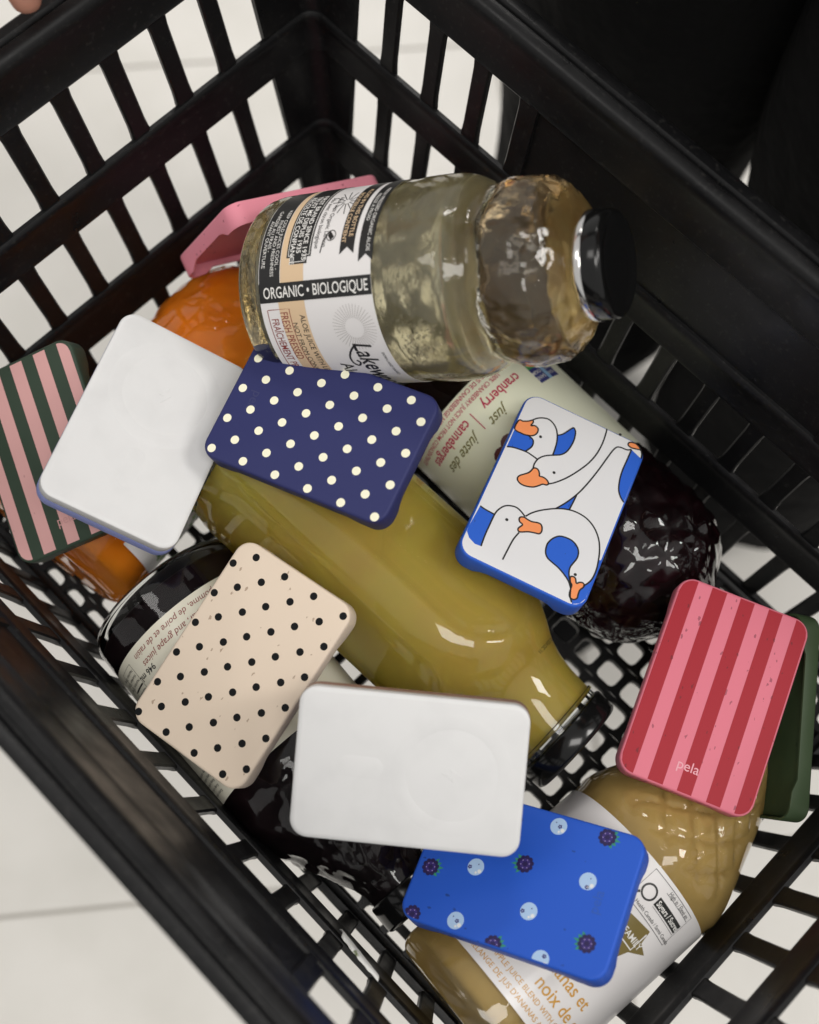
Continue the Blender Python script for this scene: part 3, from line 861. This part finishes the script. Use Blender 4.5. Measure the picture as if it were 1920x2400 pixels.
# ------------------------------------------------------------------ power banks
BW, BL, BR = 62.8, 94.6, 7.6
def rr_half(x, inset):
    """half length of the rounded face at x"""
    hx, hy, r = BW/2-inset, BL/2-inset, BR-inset
    ax = abs(x)
    if ax > hx: return None
    if ax <= hx-r: return hy
    return hy-r+math.sqrt(max(0, r*r-(ax-(hx-r))**2))
def clampf(p, inset=0.9):
    x = max(-BW/2+inset, min(BW/2-inset, p[0])); h = rr_half(x, inset)
    return (x, max(-h, min(h, p[1])))

def case_mesh(deep, hollow, wrap=True):
    """moulded cover: printed face at z = 0, sides going down, corners reaching further"""
    def dz(x, y):
        if not wrap: return deep
        d = math.hypot(BW/2-abs(x), BL/2-abs(y))
        t = max(0, min(1, (15.5-d)/3.0)); t = t*t*(3-2*t)
        return deep+3.4*t
    prof = [(1.5, 0, 0), (0.85, -0.1, 0), (0.38, -0.4, 0), (0.1, -0.9, 0), (0, -1.6, 0), (0, 0.6, 1), (0.25, 0.1, 1), (0.7, 0, 1), (1.3, 0.15, 1), (1.6, 0.7, 1), (1.6, -2.2, 0)]
    lps = []
    outer = rrect_pts(BW, BL, BR, 0, 8, 14)
    for ins, z, rel in prof:
        pts = rrect_pts(BW, BL, BR, ins, 8, 14)
        lps.append([(x, y, (-dz(ox, oy)+z) if rel else z) for (x, y), (ox, oy) in zip(pts, outer)])
    v, f = loops_mesh(lps, True, True)
    return v, f

def slab_mesh(z0, z1, ins, bev=1.2):
    prof = [(ins+bev*2, z0), (ins+bev*0.6, z0-bev*0.12), (ins+bev*0.2, z0-bev*0.4), (ins, z0-bev), (ins, z1+bev), (ins+bev*0.3, z1+bev*0.3), (ins+bev, z1)]
    lps = [[(x, y, z) for x, y in rrect_pts(BW, BL, BR, i, 8, 3)] for i, z in prof]
    return loops_mesh(lps, True, True)

def bank(pos, lx, ly, n, k, label, case_mat, white_up=False, empty=False):
    t = thing('power_bank', label, 'power bank', 'power banks scattered over the bottles', frame(pos, Vector(lx), Vector(ly), Vector(n), k))
    if white_up:
        v, f = slab_mesh(0, -6.6, 0.15, 1.1)
        mesh_obj('body', v, f, M_white, t, 35)
        v, f = case_mesh(7.4, False, False)
        v = [(x, -y, -12.8-z) for x, y, z in v]           # turned face down under the white body
        mesh_obj('cover', v, f, case_mat, t, 35)
    else:
        v, f = case_mesh(8.2, empty)
        mesh_obj('cover', v, f, case_mat, t, 35)
        if empty:
            v, f = slab_mesh(-2.3, -5.4, 1.75, 0.6)
            mesh_obj('lining', v, f, case_mat, t, 35)
        else:
            v, f = slab_mesh(-2.3, -11.2, 1.75)
            mesh_obj('body', v, f, M_white, t, 35)
    return t

def stripes(t, ranges, m, inset=1.5, z=0.05):
    for a, b in ranges:
        mb = MB()
        a, b = max(a, -BW/2+inset), min(b, BW/2-inset)
        xs = [a+(b-a)*i/10 for i in range(11)]
        pts = [(x, rr_half(x, inset)) for x in xs]
        base = len(mb.v)
        for x, h in pts:
            mb.v += [(x, -h, z), (x, h, z)]
        for i in range(10):
            mb.f.append((base+2*i, base+2*i+2, base+2*i+3, base+2*i+1))
        mb.build('stripe', m, t)

def logo(t, x, y, m, size=6.4, flip=1, z=0.09):
    vs, fs = text2d('pela', size, bold=0.02, align='CENTER')
    mb = MB(); mb.add([(x-flip*a, y-flip*b, z) for a, b in vs], fs)
    return mb.build('lettering', m, t)

def ring_marks(t, cy, hi=0.10):
    """embossed charging ring, lightning sign and slot on the white face"""
    mb = MB()
    def annulus(r0, r1, z):
        n = 72; b = len(mb.v)
        for i in range(n):
            a = 2*math.pi*i/n
            for r, zz in ((r0-0.5, 0.004), (r0+0.3, z), (r1-0.3, z), (r1+0.5, 0.004)):
                mb.v.append((r*math.cos(a), cy+r*math.sin(a), zz))
        for i in range(n):
            j = (i+1) % n
            for q in range(3):
                mb.f.append((b+4*i+q, b+4*i+q+1, b+4*j+q+1, b+4*j+q))
    annulus(19.3, 24.3, hi)
    mb.build('charging_ring', M_white, t, 60)
    mb = MB()
    pts = []
    s = -1 if cy > 0 else 1
    for a in range(0, 181, 15): pts.append((4.0*math.cos(R(a)), s*20+s*0+5.0+4.0*math.sin(R(a))))
    for a in range(180, 361, 15): pts.append((4.0*math.cos(R(a)), s*20-5.0+4.0*math.sin(R(a))))
    n = len(pts)
    mb.v = [(x*1.07, s*20+(y-s*20)*1.03, 0.004) for x, y in pts]+[(x*0.97, s*20+(y-s*20)*0.985, hi*0.7) for x, y in pts]
    mb.f = [(i, (i+1) % n, n+(i+1) % n, n+i) for i in range(n)]+[tuple(range(n, 2*n))]
    mb.build('slot_mark', M_white, t, 60)
    mb = MB()
    bolt = [(0.4, 4.2), (-2.6, -0.6), (-0.3, -0.6), (-0.8, -4.2), (2.6, 0.8), (0.3, 0.8)]
    b = [(x, cy+y) for x, y in bolt]
    mb.poly([(x, y, 0.10) for x, y in b])
    n = len(b)
    mb.add([(x, y, 0.10) for x, y in b]+[(x*1.08, cy+(y-cy)*1.05, 0.004) for x, y in b], [(i, (i+1) % n, n+(i+1) % n, n+i) for i in range(n)])
    mb.build('lightning_mark', M_white, t)

C_navy = speckle('navy_cover', hexc('292d5e'), hexc('3d4172'), 0.55, 0.04)
C_beige = speckle('oat_cover', hexc('dccbb8'), hexc('9a836e'), 0.6, 0.30)
C_blue = speckle('cobalt_cover', hexc('2558c4'), hexc('1d3a7a'), 0.5, 0.22)
C_blue2 = speckle('cobalt_cover_goose', hexc('2a5fc8'), hexc('254890'), 0.5, 0.2)
C_pinkc = speckle('rose_cover', hexc('d97687'), hexc('8a4653'), 0.55, 0.6)
C_pink2 = speckle('pink_cover', hexc('e58f9f'), hexc('9a525e'), 0.55, 0.55)
C_green = speckle('forest_cover', hexc('38473a'), hexc('2c392c'), 0.5, 0.1)
C_grn2 = speckle('dark_green_cover', hexc('38482f'), hexc('2a3826'), 0.5, 0.08)
C_peri = mat('periwinkle_cover', hexc('8b95cf'), 0.5)
C_brown = mat('brown_cover', hexc('8a6a5c'), 0.5)
I_pink = speckle('pink_stripe', hexc('dda9a6'), hexc('c08c8a'), 0.55, 0.1)
I_red = speckle('red_stripe', hexc('a01828'), hexc('6c1a23'), 0.5, 0.4)
I_cream = mat('cream_dot', hexc('efecd2'), 0.5)
I_black = mat('black_dot', hexc('0e1012'), 0.7, **{'Specular IOR Level': 0.2})
I_goosew = mat('goose_white', hexc('dcdcde'), 0.45)
I_orange = mat('beak_orange', hexc('ee9159'), 0.5)
I_line = mat('outline_black', (0.01, 0.01, 0.01, 1), 0.5)
I_bb = mat('blueberry_print', hexc('a9c6e8'), 0.5)
I_bbh = mat('blueberry_highlight', hexc('e2e4e6'), 0.5)
I_pur = mat('blackberry_purple', hexc('33246e'), 0.5)
I_pur2 = mat('blackberry_dark', hexc('20154c'), 0.5)
I_lil = mat('blackberry_glint', hexc('9484c4'), 0.5)
I_leafg = mat('berry_leaf_green', hexc('2f8a6c'), 0.5)
I_logod = mat('logo_dark_navy', hexc('2c2f5c'), 0.35)
I_logob = mat('logo_dark_blue', hexc('2a58b4'), 0.35)
I_logor = mat('logo_rose', hexc('e3a0ab'), 0.35)
I_logop = mat('logo_dusty_pink', hexc('cf9a98'), 0.4)

# forest green with pink stripes, at the left edge
t = bank((221.9, 34.3, 85.0), (0.8, -0.447, -0.401), (0.406, 0.895, -0.186), (0.442, -0.014, 0.897), 0.985,
         'dark green power bank with dusty pink stripes at the left edge', C_green)
stripes(t, [(-30.7, -24.0), (-17.1, -10.3), (-3.5, 3.4), (10.1, 17.1), (23.8, 30.7)], I_pink)
logo(t, 0, 36, I_logop)
# white one lying on it
t = bank((187.3, 85.3, 144.5), (0.386, -0.854, 0.348), (0.889, 0.446, 0.107), (-0.247, 0.268, 0.931), 1.04,
         'white power bank with periwinkle underside leaning on the green striped one', C_peri, white_up=True)
ring_marks(t, -17.5)
# navy with cream dots
t = bank((131.7, 132.2, 134.2), (0.933, 0.34, -0.115), (-0.31, 0.925, 0.219), (0.18, -0.169, 0.969), 0.985,
         'navy blue power bank with cream polka dots on the olive-yellow bottle', C_navy)
dot_mesh = None
def dot(t, x, y, r, m):
    key = 'dot_%s' % m.name
    me = bpy.data.meshes.get(key)
    if me is None:
        d = MB(); d.disc(0, 0, 0, r, 24); o = d.build('dot', m, t); o.data.name = key
    else:
        o = bpy.data.objects.new('dot', me); COL.objects.link(o); o.parent = t
    o.location = (x*S, y*S, 0.05*S)
for j in range(11):
    y = -43.0+8.62*j
    for i in range(4):
        x = (-19.7 if j % 2 == 0 else -27.4)+15.8*i + 0.12*j - 0.2
        dot(t, x*0.985, y*0.985, 2.0, I_cream)
logo(t, 0, -36.5, I_logod, flip=-1, z=0.03)
# oat with black dots
t = bank((225.7, 179.9, 104.2), (0.164, -0.977, -0.132), (0.948, 0.194, -0.252), (0.272, -0.084, 0.959), 1.0,
         'oat beige power bank with black polka dots resting against the near wall', C_beige)
mb = MB()
for j in range(12):
    y = -42.8+7.9*j
    for i in range(4):
        x = (-28.2 if j % 2 == 0 else -20.2)+16.5*i - 0.09*j
        dot(t, x*0.985, y*0.985, 1.72, I_black)
# white one at the bottom
t = bank((209.3, 267.4, 133.2), (0.709, 0.606, -0.359), (-0.634, 0.772, 0.05), (0.308, 0.192, 0.932), 1.0,
         'white power bank with brown edge overlapping the blue berry one', C_brown, white_up=True)
ring_marks(t, 17.5, 0.055)
# cobalt with berries
t = bank((202.5, 329.2, 94.7), (0.914, 0.385, 0.13), (-0.403, 0.818, 0.411), (0.052, -0.428, 0.902), 1.0,
         'cobalt blue power bank printed with blueberries and blackberries', C_blue)
def cdisc(mb, x, y, r, z, n=22):
    mb.poly([clampf((x+r*math.cos(2*math.pi*i/n), y+r*math.sin(2*math.pi*i/n)))+(z,) for i in range(n)])
for i, (x, y) in enumerate([(-25.7, 8.5), (1.6, -20.6), (-6.7, 28.3), (12.6, 8.4), (25.8, -20.7), (29.6, 19.8)]):
    b1, b2, b3 = MB(), MB(), MB()
    cdisc(b1, x, y, 3.75, 0.05)
    cdisc(b2, x+1.4, y+2.2, 0.9, 0.08, 10); cdisc(b2, x+2.3, y+0.8, 0.55, 0.08, 8)
    sx, sy = ((0.0, 0.6), (0.6, -2.6), (2.5, 0.4), (0.6, -2.6), (0.0, 0.7), (-1.6, 1.2))[i]
    for q in range(5):
        a = q*1.2566; cdisc(b3, x+sx+0.6*math.cos(a), y+sy+0.6*math.sin(a), 0.38, 0.08, 8)
    cdisc(b3, x-1.4, y+0.9-2.4*(i in (0, 4)), 0.3, 0.08, 8)
    bb = b1.build('blueberry', I_bb, t)
    b2.build('highlight', I_bbh, bb)['kind'] = 'stuff'; b3.build('calyx', I_pur, bb)['kind'] = 'stuff'
for x, y, lx_, ly_ in ((-27.0, 30.3, 0.1, 1), (7.5, -40.4, -0.2, 1), (-5.9, -0.1, 0.2, -1), (17.8, 36.1, -0.1, -1), (30.2, -1.6, -0.2, 1), (29.0, -40.4, 1, 0)):
    b1, b2, b3, b4 = MB(), MB(), MB(), MB()
    for q in range(5):
        a = math.atan2(ly_, lx_)+(q-2)*0.42
        dx, dy = math.cos(a), math.sin(a); L_ = 6.2 if q == 2 else 5.4
        px0, py0 = x+dx*2.4, y+dy*2.4
        b4.poly([clampf(p)+(0.05+0.002*q,) for p in ((px0, py0), (px0+dx*1.6-dy*0.75, py0+dy*1.6+dx*0.75), (x+dx*L_, y+dy*L_), (px0+dx*1.6+dy*0.75, py0+dy*1.6-dx*0.75))][::-1])
    cdisc(b1, x, y, 3.0, 0.08)
    for q in range(10):
        a = q*0.628; cdisc(b1, x+2.9*math.cos(a), y+2.9*math.sin(a), 1.05, 0.085+0.002*q, 12)
    for q in range(6):
        a = q*1.047+0.3; cdisc(b2, x+1.7*math.cos(a), y+1.7*math.sin(a), 0.75, 0.115, 12)
    for q in range(6):
        a = q*1.047+0.8; cdisc(b3, x+1.9*math.cos(a), y+1.9*math.sin(a), 0.30, 0.13, 8)
    bb = b1.build('blackberry', I_pur2, t); bb['kind'] = 'stuff'
    b2.build('drupelets', I_pur, bb)['kind'] = 'stuff'; b3.build('glints', I_lil, bb)['kind'] = 'stuff'; b4.build('leaves', I_leafg, bb)['kind'] = 'stuff'
mb = MB(); vs, fs = text2d('pela', 6.2, align='CENTER', bold=0.02)
mb.add([(0.5-a, 36.6-b, 0.09) for a, b in vs], fs); mb.build('lettering', I_logob, t)
# geese
GEESE = {k: [[(x*0.955, -45.6+(y+43.1)*0.979) for x, y in p] for p in v] for k, v in GEESE.items()}
t = bank((70.1, 223.4, 103.8), (0.35, -0.931, 0.102), (0.915, 0.364, 0.172), (-0.198, 0.033, 0.98), 0.985,
         'blue power bank printed with white geese and orange beaks', C_blue2)
mb = MB(); mb.poly([(x, y, 0.04) for x, y in rrect_pts(BW, BL, BR, 0.95, 8, 2)]); mb.build('goose_print', I_goosew, t)
for p in GEESE['blue']:
    mb = MB(); q = [clampf(a, 0.95) for a in smooth_pts(p+[p[0]], 1)[:-1]]; mb.poly([a+(0.07,) for a in q]); mb.build('sky_print', C_blue2, t)
for p in GEESE['orange']:
    mb = MB(); q = [clampf(a, 0.95) for a in smooth_pts(p+[p[0]], 3)[:-1]]; mb.poly([a+(0.10,) for a in q]); mb.build('beak', I_orange, t)
mb = MB()
for p in GEESE['line']:
    q = smooth_pts([tuple(a) for a in p], 4); mb.stroke([clampf(a, 0.95) for a in q], 0.74, 0.13)
mb.build('outline_print', I_line, t)
for x, y in GEESE['eyes'][0]:
    mb = MB(); mb.disc(x, y, 0.13, 0.75, 14); mb.build('eye', I_line, t)
# red and rose stripes
t = bank((82.4, 336.5, 90.3), (0.403, -0.915, 0.03), (0.914, 0.401, -0.07), (0.052, 0.055, 0.997), 1.0,
         'rose power bank with crimson stripes at the right edge', C_pinkc)
stripes(t, [(-30.7, -24.0), (-17.4, -10.8), (-3.9, 2.8), (9.4, 16.5), (23.3, 30.7)], I_red, inset=1.0)
logo(t, 1.2, 36.8, I_logor)
# pink cover standing behind the clear bottle, open side to us
e0 = Vector((0.365, -0.363, -0.857)).normalized(); e1 = Vector((-0.875, 0.182, -0.449)).normalized(); nn = e0.cross(e1).normalized()
c0 = Vector((84.8, 20.8, 135.8))+e0*BW/2+e1*BL/2
bank(c0, -e0, e1, -nn, 1.0, 'speckled pink power bank cover standing on edge behind the clear bottle', C_pink2, empty=True)
# green cover standing beside the red one
e1 = Vector((0.7773, 0.6139, -0.1372)).normalized(); w_ = Vector((0.1745, -0.4199, -0.8906)).normalized(); nn = w_.cross(e1)
c0 = Vector((23.0, 341.5, 90.0))+w_*BW/2+e1*BL/2-nn*9
bank(c0, -w_, e1, -nn, 1.0, 'plain dark green power bank cover standing on edge beside the red striped one', C_grn2, empty=True)

# ------------------------------------------------------------------ torn sticker on the near wall
st = MB(); n = 12
M_stk = mottle(mat('torn_sticker_paper', hexc('e2e2de'), 0.45), hexc('5c6a34'), 95, 0.60, 0.66)
for i in range(n+1):
    s = i/n; y = 291+24*s; w = 5.5*(0.45+0.55*math.sin(math.pi*min(1, s*0.8+0.2)))+0.8*math.sin(i*2.3)
    for q in range(5):
        a = -1+q*0.5
        z = 73+9*s+w*a
        st.v.append((LX+TB*z-3.4-1.4*(1-a*a), y+1.5*a, z))
for i in range(n):
    for q in range(4):
        b = i*5+q; st.f.append((b, b+1, b+6, b+5))
o = st.build('sticker_scrap', M_stk, None, 60, world=True)
sd = o.modifiers.new('solidify', 'SOLIDIFY'); sd.thickness = 0.0003
o['label'] = 'torn white paper sticker with green print stuck to the near rail'; o['category'] = 'sticker'

# ------------------------------------------------------------------ the person in black beside the basket
person = thing('person', 'person in black clothes standing beside the basket, one hand at its rim', 'person', None, Matrix.Translation(W3((-235, 143, -BZ))))
PINV = Matrix.Translation(-W3((-235, 143, -BZ)))
M_skin = add_bump(mat('skin', hexc('b98470'), 0.55, **{'Subsurface Weight': 0.15, 'Subsurface Radius': (0.01, 0.004, 0.002)}), 300, 0.15, 0.0004)
M_cloth = add_bump(mat('black_cloth', (0.0022, 0.0022, 0.0024, 1), 0.9, **{'Specular IOR Level': 0.15}), 22, 0.9, 0.012, 3)
M_hair = mat('dark_hair', (0.015, 0.011, 0.009, 1), 0.5)

def skin_obj(name, verts, edges, radii, material, root=0, sub=2):
    me = bpy.data.meshes.new(name)
    me.from_pydata([W3(v) for v in verts], edges, [])
    me.transform(PINV)
    me.materials.append(material)
    o = bpy.data.objects.new(name, me); COL.objects.link(o); o.parent = person
    md = o.modifiers.new('skin', 'SKIN'); md.use_smooth_shade = True
    sv = me.skin_vertices[0].data
    for i, r in enumerate(radii):
        rr = r if isinstance(r, tuple) else (r, r)
        sv[i].radius = (rr[0]*S, rr[1]*S)
        sv[i].use_root = (i == root)
    s2 = o.modifiers.new('subsurf', 'SUBSURF'); s2.levels = sub; s2.render_levels = sub
    return o

V_, E_, R_ = [], [], []
def vert(p, r, prev=None):
    V_.append(p); R_.append(r)
    if prev is not None: E_.append((prev, len(V_)-1))
    return len(V_)-1
PX, PY = -235, 143
pel = vert((PX, PY, 500), 95)
sp = vert((PX, PY, 700), 95, pel); ch = vert((PX, PY, 900), 105, sp); nk = vert((PX+5, PY, 1055), 46, ch)
hd = vert((PX+15, PY, 1130), 70, nk); hd2 = vert((PX+22, PY, 1200), 78, hd); hd3 = vert((PX+15, PY, 1260), 62, hd2)
for s in (-1, 1):
    hp = vert((PX, PY+s*80, 450), 70, pel); kn_ = vert((PX+6, PY+s*98, 70), 50, hp); an = vert((PX-10, PY+s*98, -345), 30, kn_); vert((PX+70, PY+s*100, -395), 14, an)
shr = vert((PX, PY-165, 960), 48, ch); elr = vert((-140, -250, 690), 38, shr); wrr = vert((52, -196, 372), (26, 22), elr)
plm = vert((85, -119, 290), (32, 20), wrr)
kn0 = None
# right hand laid over the far rim: four fingers and a thumb
for i, (dx, l) in enumerate(((-30, 0.92), (-10, 1.0), (10, 0.96), (29, 0.8))):
    k1 = vert((97+dx*0.85, -90, 258+(-3 if i in (0, 3) else 0)), 10.5, plm)
    k2 = vert((99+dx, -90+24*l, 243), 9, k1)
    k3 = vert((100+dx, -90+31*l, 229), 8, k2)
    vert((101+dx, -90+33*l, 219), 6.5, k3)
t1 = vert((60, -112, 268), 12, plm); t2 = vert((40, -108, 250), 10, t1); vert((34, -106, 236), 8, t2)
shl = vert((PX, PY+165, 960), 48, ch); ell = vert((PX-40, PY+230, 700), 38, shl); wrl = vert((PX-20, PY+250, 470), 25, ell); vert((PX-15, PY+255, 390), (30, 16), wrl)
skin_obj('body', V_, E_, R_, M_skin, 0, 2)
# clothes
V_, E_, R_ = [], [], []
pel = vert((PX, PY, 520), (115, 150)); 
for s in (-1, 1):
    h = vert((PX, PY+s*80, 420), 100, pel); k = vert((PX+4, PY+s*98, 70), 122, h); k2 = vert((PX, PY+s*100, -20), 98, k); c = vert((PX+4, PY+s*100, -130), 90, k2); vert((PX+4, PY+s*100, -385), 108, c)
skin_obj('trousers', V_, E_, R_, M_cloth, 0, 2)
V_, E_, R_ = [], [], []
w0 = vert((PX, PY, 470), (125, 165)); w1 = vert((PX, PY, 700), (118, 150), w0); w2 = vert((PX, PY, 920), (118, 155), w1); vert((PX+4, PY, 1030), 58, w2)
a = vert((PX, PY-165, 960), 62, w2); b = vert((-140, -250, 690), 52, a); vert((30, -210, 405), 40, b)
a = vert((PX, PY+165, 960), 62, w2); b = vert((PX-40, PY+230, 700), 52, a); vert((PX-22, PY+248, 490), 40, b)
skin_obj('jacket', V_, E_, R_, M_cloth, 0, 2)
V_, E_, R_ = [], [], []
a = vert((PX-6, PY, 1215), 86); vert((PX+2, PY, 1275), 74, a)
skin_obj('hair', V_, E_, R_, M_hair, 0, 2)
for s in (-1, 1):
    V_, E_, R_ = [], [], []
    a = vert((PX-20, PY+s*98, -375), (46, 46)); b = vert((PX+90, PY+s*94, -384), (38, 46), a); c = vert((PX+190, PY+s*90, -390), (32, 50), b); vert((PX+245, PY+s*88, -394), (26, 40), c)
    skin_obj('shoe', V_, E_, R_, M_cloth, 0, 2)
